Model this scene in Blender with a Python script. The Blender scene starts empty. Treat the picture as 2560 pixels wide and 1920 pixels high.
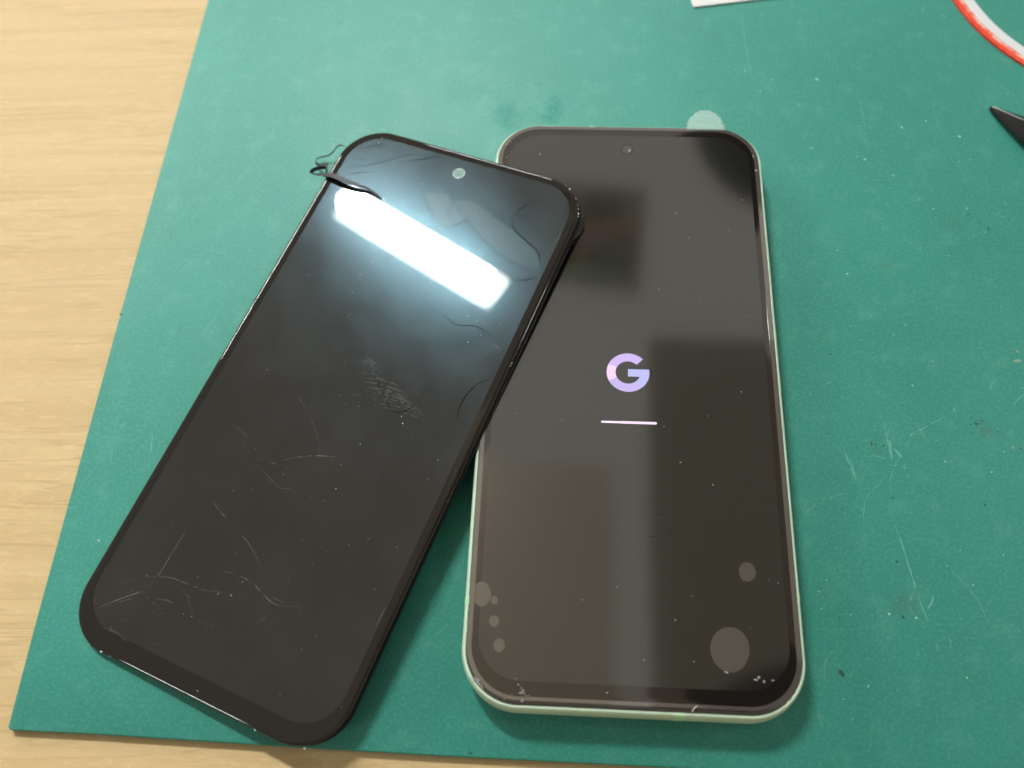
import bpy, bmesh, math, random
from mathutils import Vector, Matrix

# ------------------------------------------------------------------ camera, room light
scene = bpy.context.scene
col = scene.collection
MM = 0.001
PI = math.pi

cam_d = bpy.data.cameras.new("camera")
cam = bpy.data.objects.new("camera", cam_d)
col.objects.link(cam)
R = ((0.998405, -0.028855, 0.048521), (0.04668, 0.90534, -0.422114), (-0.031748, 0.423706, 0.905243))
cam.matrix_world = Matrix.Translation((-0.017444, -0.091, 0.197138)) @ Matrix(R).to_4x4()
cam_d.sensor_width = 36.0
cam_d.lens = 36.0 * 2218.07 / 2560.0
cam_d.clip_start = 0.005
cam_d.clip_end = 50.0
cam_d.dof.use_dof = True
cam_d.dof.focus_distance = 0.2045
cam_d.dof.aperture_fstop = 12.0
scene.camera = cam

world = bpy.data.worlds.new("World")
scene.world = world
world.use_nodes = True
bg = world.node_tree.nodes["Background"]
bg.inputs["Color"].default_value = (1.0, 0.945, 0.83, 1)
bg.inputs["Strength"].default_value = 0.36

scene.view_settings.view_transform = 'Standard'
scene.view_settings.look = 'None'
scene.view_settings.exposure = 0.0
scene.view_settings.gamma = 1.0
try:
    scene.cycles.use_denoising = True
    scene.cycles.sample_clamp_indirect = 6.0
    scene.cycles.max_bounces = 8
    scene.cycles.transparent_max_bounces = 24
except Exception:
    pass

# ------------------------------------------------------------------ measured outlines (millimetres)
CRACKS = [[[-29.57,65.92],[-27.38,66.88],[-24.87,68.09],[-24.67,69.01]],[[-30.64,56.84],[-29.51,58.94],[-25.28,61.07],[-22.64,62.82],[-20.09,64.74],[-16.3,67.7],[-14.53,68.53]],[[-29.98,55.59],[-27.87,57.51],[-24.31,59.17],[-22.15,60.12]],[[-15.11,65.27],[-13.32,66.94],[-11.18,67.88],[-8.7,69.92]],[[-30.42,62.38],[-28.17,62.36],[-26.21,62.0]],[[-4.43,64.48],[-1.21,61.22],[1.1,58.68],[2.17,55.75],[2.13,53.18],[1.44,51.56]],[[-7.02,58.34],[-3.42,54.34],[-0.43,51.39]],[[4.76,50.62],[6.16,52.47],[7.65,54.13]],[[1.95,58.02],[5.05,55.79],[7.92,53.99],[10.94,51.81],[13.74,50.06],[16.86,48.44],[20.12,47.35],[25.28,46.28],[30.86,46.79]],[[21.13,64.43],[19.89,62.63],[18.83,60.43],[18.88,57.24],[20.18,55.41],[24.28,53.22],[28.15,51.45],[29.62,49.32],[30.74,47.1]],[[25.42,41.44],[28.65,42.91],[30.63,44.13]],[[28.73,42.73],[30.97,41.51]],[[9.03,28.3],[12.93,27.57],[17.29,25.78],[19.7,26.44],[22.1,27.1],[25.05,26.51],[27.95,25.11]],[[-30.83,48.02],[-30.54,49.56],[-31.08,51.8]],[[31.25,15.69],[29.91,14.52],[28.86,13.55],[27.68,10.38],[27.3,7.14],[27.86,3.9]],[[6.43,6.83],[7.12,4.7],[9.77,2.53],[11.73,0.92],[13.52,0.04]],[[13.52,0.04],[15.21,0.87],[16.42,2.29],[16.9,3.25]]]
FACETS = [[[-6.46,58.05],[-0.26,51.22],[4.59,50.56],[7.65,54.13],[4.15,55.95],[1.21,58.71],[-2.09,59.5]],[[1.95,58.02],[7.92,53.99],[13.74,50.06],[20.12,47.35],[25.28,46.28],[30.86,46.79],[29.46,49.7],[26.47,51.75],[21.55,54.08],[14.79,56.77],[6.61,59.58]]]
SCRATCHES = [[[-13.05,-2.78],[-9.03,-5.27],[-6.09,-7.32]],[[-6.09,-7.32],[-3.36,-9.4],[-1.15,-11.64],[1.05,-14.61]],[[-5.44,-19.54],[-2.22,-17.55],[0.89,-16.1],[5.18,-14.72]],[[-12.54,-23.77],[-10.46,-23.23]],[[-9.15,-23.78],[-5.82,-25.09],[-3.34,-26.15]],[[-3.34,-26.15],[-0.72,-25.14]],[[-16.33,-34.69],[-13.71,-35.85],[-11.55,-36.81]],[[-5.99,-38.89],[-3.42,-39.98],[-0.37,-41.9]],[[0.73,-29.11],[1.86,-29.74]],[[-22.66,-16.3],[-18.32,-17.39],[-15.47,-18.43]],[[28.28,24.1],[29.57,23.75],[30.39,23.17]],[[27.8,12.57],[30.14,14.02]],[[-11.8,-21.6],[-10.33,-21.53]],[[-8.61,-21.62],[-7.11,-21.12],[-6.24,-21.61]],[[-18.74,-42.95],[-19.12,-47.06],[-19.24,-50.84],[-19.41,-53.86],[-20.24,-57.11]],[[-5.8,-38.77],[-2.2,-40.7],[1.18,-43.02],[3.35,-44.69]],[[-25.91,-58.49],[-23.72,-56.33],[-20.56,-54.69],[-16.45,-53.22],[-12.45,-52.95],[-7.73,-52.59],[-3.87,-51.57]],[[-6.66,-47.63],[-2.61,-46.91],[1.6,-47.2],[5.05,-48.31],[7.48,-49.1],[9.53,-49.25]],[[-28.55,-65.3],[-24.58,-61.41],[-20.69,-58.03]],[[-27.1,-64.6],[-23.39,-61.29],[-20.83,-59.1]],[[-29.17,-59.08],[-24.59,-58.87],[-21.06,-59.08]],[[-17.23,-58.5],[-14.77,-57.79],[-12.67,-57.83]],[[-11.7,-55.46],[-10.71,-55.06],[-8.63,-57.07],[-7.25,-58.63]],[[-5.6,-58.66],[-3.15,-58.71],[-1.44,-58.88]],[[5.76,-55.3],[7.38,-53.7],[8.35,-52.32]],[[17.38,-50.8],[19.33,-50.18]],[[-12.05,-67.41],[-11.28,-66.4],[-9.64,-66.41],[-7.99,-66.76]],[[-24.53,-68.36],[-22.43,-68.03],[-20.91,-68.1],[-18.35,-68.8]],[[-23.49,-67.4],[-22.39,-68.71]],[[-14.23,-61.84],[-14.35,-60.9]],[[-14.35,-60.9],[-12.99,-59.92]],[[31.63,-44.96],[31.47,-42.46],[31.78,-39.74]],[[-9.64,-48.83],[-9.13,-47.97]],[[-19.44,-58.97],[-17.56,-59.28],[-16.02,-59.73]],[[7.31,-48.11],[10.2,-48.35]],[[12.66,-47.17],[14.96,-48.16]],[[20.88,-50.22],[30.16,-51.47]]]
SPECKS = [[-21.08,-1.0,0.164],[-13.96,-5.0,0.099],[1.44,-2.15,0.132],[4.68,-1.6,0.132],[15.46,-0.27,0.263],[16.57,-1.73,0.263],[9.45,-9.82,0.164],[7.5,-15.84,0.164],[9.12,-21.38,0.296],[7.8,-24.94,0.164],[4.98,-25.42,0.132],[-13.3,-30.58,0.164],[-9.44,-28.71,0.164],[22.21,22.54,0.197],[9.72,9.25,0.099],[-3.69,7.43,0.099],[-0.78,-0.57,0.099],[27.87,-11.61,0.132],[28.11,-6.81,0.132],[17.93,-31.7,0.164],[21.32,-28.86,0.132],[28.14,-28.11,0.164],[7.66,-34.42,0.132],[-16.18,-5.35,0.099],[-13.42,-19.87,0.132],[-4.07,-21.26,0.132],[-4.1,-22.87,0.132],[17.75,-12.59,0.099],[20.05,-3.6,0.099],[24.32,25.31,0.099],[19.05,2.35,0.132],[22.21,22.54,0.197],[-8.64,19.31,0.164],[-8.87,18.5,0.099],[-11.36,30.35,0.132],[1.1,29.65,0.099],[-10.82,25.13,0.099],[7.23,34.32,0.132],[-10.04,34.68,0.132],[-8.19,63.0,0.099],[-8.11,60.61,0.099],[9.25,56.0,0.132],[-23.42,62.17,0.099],[-25.58,68.87,0.197],[-25.41,70.65,0.164],[12.98,27.72,0.099],[19.34,28.94,0.132],[7.97,70.86,0.132],[-0.58,-47.8,0.175],[17.93,-31.69,0.14],[7.68,-34.43,0.105],[14.14,-34.73,0.105],[-22.79,-43.1,0.105],[-11.99,-41.6,0.105],[-10.63,-50.69,0.14],[14.66,-48.53,0.14],[20.28,-51.56,0.14],[18.72,-55.3,0.14],[18.91,-64.94,0.14],[32.04,-62.03,0.14],[27.65,-38.1,0.175],[-9.35,-58.86,0.14],[-7.44,-58.64,0.14],[2.02,-71.25,0.21],[-22.48,-72.86,0.21],[-1.41,-51.29,0.28]]
SMEAR = [[[-0.58,9.84],[1.61,10.35],[3.54,9.8]],[[-0.12,9.17],[2.46,9.74],[4.78,9.24]],[[0.64,8.61],[2.31,9.14],[3.72,8.59]],[[0.44,7.71],[3.85,8.48],[6.97,8.2]],[[1.84,7.39],[4.3,7.84],[6.49,7.23]],[[1.25,6.35],[4.49,7.17],[7.45,6.93]],[[1.65,5.67],[6.29,6.63],[10.64,6.54]],[[3.57,5.56],[7.6,6.46],[11.34,6.31]],[[2.96,4.51],[7.79,5.41],[12.32,5.26]],[[4.76,4.36],[9.47,5.39],[13.88,5.37]],[[4.72,3.53],[9.88,4.48],[14.73,4.38]],[[4.27,2.55],[9.96,3.77],[15.33,3.95]],[[6.42,2.54],[12.14,3.52],[17.54,3.45]],[[6.51,1.77],[12.83,2.87],[18.81,2.94]],[[7.44,1.31],[13.81,2.38],[19.82,2.4]],[[7.65,0.59],[14.2,1.67],[20.4,1.72]],[[8.0,-0.08],[14.69,0.83],[21.02,0.71]]]
MAT_SCRATCHES = [[[60.78,-6.3],[60.83,-9.76],[61.13,-15.18]],[[61.43,-8.08],[61.43,-11.92],[61.21,-15.85]],[[50.77,-14.46],[51.34,-17.13],[52.03,-19.77]],[[51.55,-15.24],[52.03,-17.64],[52.44,-20.94]],[[66.79,-9.28],[69.0,-7.83],[71.73,-6.35],[75.61,-3.99]],[[91.65,-0.79],[93.09,0.81],[94.63,2.0]],[[89.22,6.0],[87.57,4.64],[86.78,2.32]],[[62.04,-12.99],[63.23,-14.3],[63.73,-16.96],[64.56,-19.85]],[[87.24,-14.53],[87.37,-16.53]],[[59.88,-31.09],[60.21,-33.08],[60.7,-34.77],[61.54,-39.89],[62.31,-44.41],[62.93,-48.16],[64.13,-52.5]],[[64.42,-49.75],[65.56,-48.31],[66.0,-46.89]],[[47.94,3.38],[49.29,3.86]],[[51.79,-27.2],[53.71,-28.4]],[[57.08,-14.78],[59.61,-15.37]],[[35.63,130.0],[35.65,118.63],[36.33,107.03],[38.1,91.94]],[[66.28,96.96],[66.82,87.98],[66.78,76.41]],[[47.82,70.12],[49.63,68.21],[50.71,65.75]],[[77.48,114.64],[75.85,111.1]],[[45.84,36.22],[49.64,39.05]],[[71.66,59.99],[71.88,56.8]],[[75.85,44.49],[77.59,45.04]],[[-130.17,-12.8],[-128.42,-12.75]],[[-130.46,-22.26],[-129.22,-22.9]],[[-123.49,-19.09],[-123.02,-23.24]],[[-114.48,-15.13],[-113.82,-19.87]],[[-130.67,-34.55],[-128.71,-34.08]],[[-123.1,-14.0],[-121.56,-12.52]],[[-114.62,-15.7],[-113.56,-23.45]],[[-91.59,95.01],[-92.3,88.8]],[[-98.36,88.7],[-99.37,83.01]],[[-100.44,81.79],[-100.17,76.24]],[[-91.27,83.96],[-86.94,82.44]],[[-106.37,49.82],[-105.42,50.38]],[[-101.77,82.16],[-97.98,82.23]]]
MAT_FLECKS = [[66.58,-9.34,0.241],[77.54,-2.47,0.271],[73.45,-15.77,0.271],[83.52,-17.96,0.271],[61.88,-17.13,0.181],[58.01,6.09,0.211],[94.53,3.72,0.241],[72.13,-10.49,0.151],[55.26,-13.39,0.151],[56.0,-10.96,0.151],[57.15,-12.61,0.121],[69.56,-5.36,0.151],[87.3,-12.87,0.211],[51.7,-0.1,0.241],[61.58,4.05,0.151],[56.04,-51.34,0.482],[61.65,-51.92,0.422],[54.26,-51.76,0.241],[43.35,-44.5,0.211],[41.5,-47.05,0.241],[74.89,-44.34,0.271],[70.4,-63.89,0.331],[82.64,-37.32,0.241],[44.36,-69.2,0.241],[41.75,-50.74,0.181],[47.83,-51.79,0.181],[57.95,-48.27,0.151],[69.93,-40.24,0.151],[82.16,-41.61,0.211],[49.71,-66.62,0.181],[44.06,-62.72,0.181],[78.33,58.78,0.241],[82.05,61.61,0.211],[81.42,55.72,0.301],[93.78,48.69,0.271],[54.87,42.03,0.301],[56.66,34.88,0.452],[83.29,41.12,0.181],[78.93,33.21,0.211],[80.91,31.01,0.181],[90.3,56.13,0.482],[61.04,22.93,0.151],[66.1,17.3,0.241],[75.06,16.96,0.151],[68.68,49.54,0.151],[76.17,43.24,0.211],[89.3,128.24,0.316],[89.59,129.59,0.226],[94.94,126.17,0.316],[42.63,100.25,0.362],[35.16,103.43,0.316],[38.84,95.89,0.271],[51.56,75.65,0.362],[76.96,83.2,0.542],[83.98,85.66,0.316],[108.17,96.03,0.271],[72.43,66.5,0.362],[92.24,80.33,0.633],[63.49,72.79,0.407],[65.57,71.88,0.407],[74.12,80.26,0.271],[55.39,100.58,0.633],[49.48,91.24,0.181],[64.21,96.92,0.271],[116.47,120.01,0.226]]
MAT_DARKS = [[82.07,-5.95,0.422],[83.67,-5.12,0.392],[81.74,-5.68,0.211],[57.15,-12.21,0.331],[58.05,-11.98,0.241],[58.33,-13.93,0.181],[60.21,-24.96,0.362],[48.65,-28.21,0.271],[43.51,-5.22,0.181],[59.2,-39.74,0.301],[45.96,-42.07,0.241],[58.95,-51.91,0.422],[44.32,-63.87,0.603],[44.82,-64.4,0.482],[45.31,-52.47,0.271],[69.13,64.09,0.301],[55.4,61.15,0.301],[90.4,54.18,0.362],[94.66,49.73,0.482],[94.75,48.71,0.271],[93.03,51.58,0.301],[92.51,51.81,0.211],[50.0,11.52,0.362],[100.62,53.04,0.271],[-130.26,17.58,0.667],[71.42,105.36,0.226],[-32.57,-83.11,0.444]]
MAT_CHIPS = [[94.76,11.0,1.0],[89.48,-11.77,0.78],[95.32,13.65,0.67],[74.49,10.35,0.44]]
OIL_STAINS = [[-33.12,85.7,4.89,6.93],[-19.7,88.6,3.33,6.13],[-21.08,84.74,4.44,2.93]]
BROWN_STAINS = [[84.24,-7.86,3.92,5.79],[66.55,37.28,3.62,2.17],[86.56,51.25,2.11,3.98],[58.06,47.46,3.62,0.9],[74.12,-28.79,1.05,3.25],[57.5,-13.42,2.71,2.53],[59.32,-49.24,7.84,4.7]]
STRIP_A = [[-64.02,48.5,9.7],[-67.68,51.23,10.1],[-71.06,52.41,10.4],[-74.09,53.66,10.4],[-76.3,54.83,10.2],[-78.28,55.81,9.7],[-80.42,56.9,8.6],[-82.79,58.27,6.8],[-84.6,59.53,5.5],[-85.34,60.19,5.0],[-84.6,61.05,5.2],[-83.42,62.19,4.5],[-82.27,62.8,4.0],[-81.78,62.75,3.5],[-81.13,61.32,4.5],[-81.05,59.4,6.0]]
STRIP_B = [[-77.44,70.21,4.0],[-78.79,71.08,3.5],[-79.94,70.91,3.0],[-81.07,69.4,2.5],[-82.3,68.65,2.0],[-83.9,68.47,1.6],[-85.24,68.05,1.5],[-85.75,67.28,1.5],[-85.5,66.26,1.6],[-84.4,65.02,2.0],[-82.97,64.06,3.0],[-81.4,63.35,4.2]]
STRIP_C = [[-14.79,36.81,10.2],[-13.61,37.87,10.4],[-12.55,39.36,10.6],[-11.73,40.85,11.0],[-11.41,42.34,11.6],[-11.44,43.53,12.0],[-11.78,44.34,12.6]]
MAT_EDGE = [[-111.62,-83.05],[-72.31,-83.61],[-38.88,-83.93],[5.43,-84.02]]
BUBBLES = [[-31.58,-52.35,1.92,2.57],[-28.89,-53.58,0.75,0.88],[-28.74,-57.88,1.08,1.15],[-27.4,-62.68,1.21,1.33],[24.25,-45.49,1.75,2.12],[19.74,-61.58,4.0,4.51]]
PHONE_SPECKS = [[-11.3,45.61,0.364],[-15.72,-11.98,0.227],[12.26,46.17,0.273],[7.27,23.56,0.227],[25.58,-3.58,0.273],[17.68,-9.87,0.182],[11.03,-21.36,0.227],[7.61,-12.88,0.227],[-10.83,-21.75,0.182],[17.97,-26.37,0.227],[-3.22,-49.78,0.227],[8.81,-56.09,0.227],[12.35,-64.25,0.227],[12.46,-51.0,0.182],[30.51,-47.6,0.227],[28.64,-47.08,0.182],[18.77,-66.08,0.455],[24.59,-67.29,0.364],[26.17,-67.53,0.455],[25.18,-66.81,0.364],[27.93,-67.23,0.273],[-5.21,-71.03,0.227],[-10.5,-52.75,0.182],[2.25,-64.36,0.182],[-23.23,64.46,0.273],[-32.24,67.64,0.364],[-32.13,63.21,0.273],[33.34,60.23,0.455],[29.14,50.81,0.227],[-4.65,55.14,0.182],[25.26,41.45,0.182],[15.13,38.78,0.182]]
PHONE_DEBRIS = [[-32.58,-69.37,0.636],[-31.91,-69.65,0.636],[-31.25,-69.85,0.545],[-22.39,-71.86,0.636],[-22.09,-71.38,0.455],[-22.51,-70.87,0.364],[-23.64,-69.14,0.364],[-23.1,-70.27,0.364],[-21.48,-72.35,0.364],[-24.31,-72.09,0.273],[-20.92,-72.25,0.273],[-22.17,-73.3,0.455],[-25.71,-73.15,0.273]]
TAB = [[15.92,74.45],[16.08,75.83],[16.78,77.5],[18.03,79.2],[19.48,80.34],[21.0,80.65],[22.71,80.4],[24.26,79.17],[25.14,77.66],[25.68,75.73],[26.31,73.55]]
EDGE_CHIPS = [[-22.5,-72.81,0.3],[-20.2,-72.84,0.15],[17.28,-73.04,0.2],[-37.21,-52.47,0.25],[28.59,-71.98,0.2]]

# ------------------------------------------------------------------ material helpers
def srgb(r, g, b):
    def f(c):
        c /= 255.0
        return c / 12.92 if c <= 0.04045 else ((c + 0.055) / 1.055) ** 2.4
    return (f(r), f(g), f(b), 1.0)

def material(name, color=(0.5, 0.5, 0.5), rough=0.5, ior=1.5, metallic=0.0, coat=0.0, coat_ior=1.5,
             coat_rough=0.02, tint=None, emission=None, strength=0.0, alpha=1.0):
    m = bpy.data.materials.new(name)
    m.use_nodes = True
    p = m.node_tree.nodes["Principled BSDF"]
    p.inputs["Base Color"].default_value = (*color[:3], 1)
    p.inputs["Roughness"].default_value = rough
    p.inputs["IOR"].default_value = ior
    p.inputs["Metallic"].default_value = metallic
    p.inputs["Coat Weight"].default_value = coat
    p.inputs["Coat IOR"].default_value = coat_ior
    p.inputs["Coat Roughness"].default_value = coat_rough
    p.inputs["Alpha"].default_value = alpha
    if tint:
        p.inputs["Specular Tint"].default_value = (*tint, 1)
    if emission:
        p.inputs["Emission Color"].default_value = (*emission[:3], 1)
        p.inputs["Emission Strength"].default_value = strength
    return m

class Nodes:
    """Short hand for wiring a material's node tree."""
    def __init__(self, m):
        self.t = m.node_tree
        self.p = self.t.nodes["Principled BSDF"]
    def new(self, kind, **inputs):
        nd = self.t.nodes.new(kind)
        for k, v in inputs.items():
            self.put(nd.inputs[k], v)
        return nd
    def put(self, sock, v):
        if isinstance(v, bpy.types.NodeSocket):
            self.t.links.new(v, sock)
        else:
            sock.default_value = v
    def coords(self, loc=(0, 0, 0), rot=0.0, scale=(1, 1, 1)):
        tc = self.t.nodes.new("ShaderNodeTexCoord")
        mp = self.t.nodes.new("ShaderNodeMapping")
        mp.vector_type = 'TEXTURE'
        mp.inputs["Location"].default_value = loc
        mp.inputs["Rotation"].default_value = (0, 0, rot)
        mp.inputs["Scale"].default_value = scale
        self.t.links.new(tc.outputs["Object"], mp.inputs["Vector"])
        return mp.outputs["Vector"]
    def noise(self, vec, scale, detail=4.0, rough=0.55, distort=0.0):
        nd = self.t.nodes.new("ShaderNodeTexNoise")
        self.t.links.new(vec, nd.inputs["Vector"])
        nd.inputs["Scale"].default_value = scale
        nd.inputs["Detail"].default_value = detail
        nd.inputs["Roughness"].default_value = rough
        nd.inputs["Distortion"].default_value = distort
        return nd.outputs["Fac"]
    def remap(self, v, a, b, c=0.0, d=1.0, smooth=True):
        nd = self.t.nodes.new("ShaderNodeMapRange")
        nd.interpolation_type = 'SMOOTHSTEP' if smooth else 'LINEAR'
        self.put(nd.inputs["Value"], v)
        for k, x in zip(("From Min", "From Max", "To Min", "To Max"), (a, b, c, d)):
            nd.inputs[k].default_value = x
        return nd.outputs["Result"]
    def math(self, op, a, b=0.0):
        nd = self.t.nodes.new("ShaderNodeMath")
        nd.operation = op
        self.put(nd.inputs[0], a)
        self.put(nd.inputs[1], b)
        return nd.outputs[0]
    def mix(self, fac, a, b):
        nd = self.t.nodes.new("ShaderNodeMix")
        nd.data_type = 'RGBA'
        self.put(nd.inputs["Factor"], fac)
        self.put(nd.inputs["A"], a if isinstance(a, bpy.types.NodeSocket) else (*a[:3], 1))
        self.put(nd.inputs["B"], b if isinstance(b, bpy.types.NodeSocket) else (*b[:3], 1))
        return nd.outputs["Result"]
    def blob(self, cx, cy, rx, ry, rot=0.0):
        v = self.coords((cx, cy, 0), rot, (rx, ry, 1000.0))
        nd = self.t.nodes.new("ShaderNodeTexGradient")
        nd.gradient_type = 'SPHERICAL'
        self.t.links.new(v, nd.inputs["Vector"])
        return nd.outputs["Fac"]
    def bump(self, height, strength, distance):
        nd = self.t.nodes.new("ShaderNodeBump")
        nd.inputs["Strength"].default_value = strength
        nd.inputs["Distance"].default_value = distance
        self.put(nd.inputs["Height"], height)
        self.t.links.new(nd.outputs["Normal"], self.p.inputs["Normal"])

def film_material(name, color, cover, rough=0.5, gloss=None):
    """A marking so thin that part of what lies under it shows through."""
    m = bpy.data.materials.new(name)
    m.use_nodes = True
    t = m.node_tree
    p = t.nodes["Principled BSDF"]
    p.inputs["Base Color"].default_value = (*color, 1)
    p.inputs["Roughness"].default_value = rough
    if gloss:
        p.inputs["IOR"].default_value = gloss
    tr = t.nodes.new("ShaderNodeBsdfTransparent")
    mx = t.nodes.new("ShaderNodeMixShader")
    mx.inputs["Fac"].default_value = cover
    t.links.new(tr.outputs[0], mx.inputs[1])
    t.links.new(p.outputs[0], mx.inputs[2])
    t.links.new(mx.outputs[0], t.nodes["Material Output"].inputs["Surface"])
    return m

# ------------------------------------------------------------------ geometry helpers
def link(name, verts, faces, mats, parent=None, smooth=None, face_mat=None, scale=MM):
    me = bpy.data.meshes.new(name)
    me.from_pydata([(v[0] * scale, v[1] * scale, v[2] * scale) for v in verts], [], faces)
    for m in (mats if isinstance(mats, (list, tuple)) else [mats]):
        me.materials.append(m)
    if face_mat:
        for i, k in enumerate(face_mat):
            me.polygons[i].material_index = k
    bm = bmesh.new(); bm.from_mesh(me)
    bmesh.ops.recalc_face_normals(bm, faces=bm.faces)
    bm.to_mesh(me); bm.free()
    if smooth is not None:
        for f in me.polygons:
            f.use_smooth = True
        me.set_sharp_from_angle(angle=math.radians(smooth))
    me.update()
    o = bpy.data.objects.new(name, me)
    col.objects.link(o)
    if parent:
        o.parent = parent
    return o

def tag(o, label=None, cat=None, kind=None, group=None):
    for k, v in (("label", label), ("category", cat), ("kind", kind), ("group", group)):
        if v:
            o[k] = v
    return o

def thing(name, label, cat, matrix=None):
    o = bpy.data.objects.new(name, None)
    o.empty_display_size = 0.01
    col.objects.link(o)
    if matrix:
        o.matrix_world = matrix
    return tag(o, label, cat)

def rrect(x0, x1, y0, y1, r, n=14):
    pts = []
    for cx, cy, a in ((x1 - r, y1 - r, 0), (x0 + r, y1 - r, 90), (x0 + r, y0 + r, 180), (x1 - r, y0 + r, 270)):
        for i in range(n + 1):
            t = math.radians(a + 90.0 * i / n)
            pts.append((cx + r * math.cos(t), cy + r * math.sin(t)))
    return pts

def inset(hx, hy, r, d, n=14, top=None, bottom=None):
    return rrect(-hx + d, hx - d, -hy + (d if bottom is None else bottom), hy - (d if top is None else top), max(r - d, 0.3), n)

def loft(rings, cap0=True, cap1=True, closed=True):
    """rings: lists of (x, y, z), all with the same count."""
    v, f = [], []
    k = len(rings[0])
    for r in rings:
        v += r
    for i in range(len(rings) - 1):
        for j in range(k if closed else k - 1):
            a, b = i * k + j, i * k + (j + 1) % k
            f.append((a, b, b + k, a + k))
    if cap0:
        f.append(tuple(range(k))[::-1])
    if cap1:
        f.append(tuple(range((len(rings) - 1) * k, len(rings) * k)))
    return v, f

def ring3(pts, z):
    return [(x, y, z) for x, y in pts]

def smooth_line(p, step=0.8):
    """Catmull-Rom through the points, resampled."""
    p = [Vector(q) for q in p]
    if len(p) < 3:
        return p
    out = []
    q = [2 * p[0] - p[1]] + p + [2 * p[-1] - p[-2]]
    for i in range(1, len(q) - 2):
        a, b, c, d = q[i - 1:i + 3]
        n = max(2, int((c - b).length / step))
        for j in range(n):
            t = j / n
            out.append(0.5 * ((2 * b) + (c - a) * t + (2 * a - 5 * b + 4 * c - d) * t * t + (3 * b - a - 3 * c + d) * t ** 3))
    out.append(p[-1])
    return out

def ribbons(lines, width, z, rng=None, taper=True, jitter=0.0, gaps=0.0):
    """Flat strokes lying on a surface, in one list of faces."""
    V, F = [], []
    for ln in lines:
        pts = smooth_line([Vector((x, y, 0)) for x, y in ln])
        n = len(pts)
        w0 = width * (rng.uniform(0.6, 1.3) if rng else 1.0)
        base = len(V)
        for i, q in enumerate(pts):
            d = (pts[min(i + 1, n - 1)] - pts[max(i - 1, 0)])
            d = d.normalized() if d.length > 1e-9 else Vector((1, 0, 0))
            nn = Vector((-d.y, d.x, 0))
            t = i / max(n - 1, 1)
            w = w0 * (0.25 + 0.75 * math.sin(PI * min(max(t, 0.04), 0.96)) ** 0.6 if taper else 1.0)
            if jitter and rng:
                w *= rng.uniform(1 - jitter, 1 + jitter)
            V.append(tuple(q + nn * w / 2 + Vector((0, 0, z))))
            V.append(tuple(q - nn * w / 2 + Vector((0, 0, z))))
        for i in range(n - 1):
            if gaps and n > 3 and rng.random() < gaps:
                continue
            a = base + 2 * i
            F.append((a, a + 1, a + 3, a + 2))
    return V, F

def hairlines(count, area, length, rng, lean=None):
    """Fine random scratches within (x0, x1, y0, y1)."""
    out = []
    for _ in range(count):
        x, y = rng.uniform(area[0], area[1]), rng.uniform(area[2], area[3])
        a = rng.uniform(0, PI) if lean is None else lean + rng.gauss(0, 0.5)
        ln, bend = length * (0.25 + rng.random() ** 3 * 1.6), rng.gauss(0, 0.18)
        out.append([(x, y), (x + ln / 2 * math.cos(a) - bend * ln * math.sin(a), y + ln / 2 * math.sin(a) + bend * ln * math.cos(a)), (x + ln * math.cos(a), y + ln * math.sin(a))])
    return out

def crumbs(spots, z, rng, flat=0.35, sides=7, stretch=1.0):
    """Little uneven flakes: (x, y, radius)."""
    V, F = [], []
    for x, y, r in spots:
        b = len(V)
        rot = rng.uniform(0, 6.28)
        sx, sy = rng.uniform(0.75, 1.0 + 0.5 * stretch), rng.uniform(0.55, 1.0)
        for lvl, (s, h) in enumerate(((1.0, 0.0), (0.7, flat))):
            for i in range(sides):
                a = 2 * PI * i / sides
                rr = r * s * rng.uniform(0.8, 1.15)
                px, py = rr * sx * math.cos(a), rr * sy * math.sin(a)
                V.append((x + px * math.cos(rot) - py * math.sin(rot), y + px * math.sin(rot) + py * math.cos(rot), z + h * r))
        for i in range(sides):
            j = (i + 1) % sides
            F.append((b + i, b + j, b + sides + j, b + sides + i))
        F.append(tuple(b + sides + i for i in range(sides)))
    return V, F

def strip(points, widths, thick, up=Vector((0, 0, 1)), twist=None):
    """A thin flat band swept along a 3-D line."""
    pts = smooth_line(points, 0.35)
    n = len(pts)
    rings = []
    for i, q in enumerate(pts):
        d = (pts[min(i + 1, n - 1)] - pts[max(i - 1, 0)]).normalized()
        t = i / (n - 1)
        k = t * (len(widths) - 1)
        a = min(int(k), len(widths) - 2)
        w = widths[a] + (widths[a + 1] - widths[a]) * (k - a)
        u = up.copy()
        if twist:
            kt = t * (len(twist) - 1)
            b = min(int(kt), len(twist) - 2)
            ang = twist[b] + (twist[b + 1] - twist[b]) * (kt - b)
            u = Matrix.Rotation(ang, 3, d) @ u
        s = d.cross(u)
        s = s.normalized() if s.length > 1e-6 else Vector((1, 0, 0))
        nn = s.cross(d).normalized()
        rings.append([tuple(q + s * w / 2 + nn * thick / 2), tuple(q - s * w / 2 + nn * thick / 2),
                      tuple(q - s * w / 2 - nn * thick / 2), tuple(q + s * w / 2 - nn * thick / 2)])
    return loft(rings)

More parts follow.
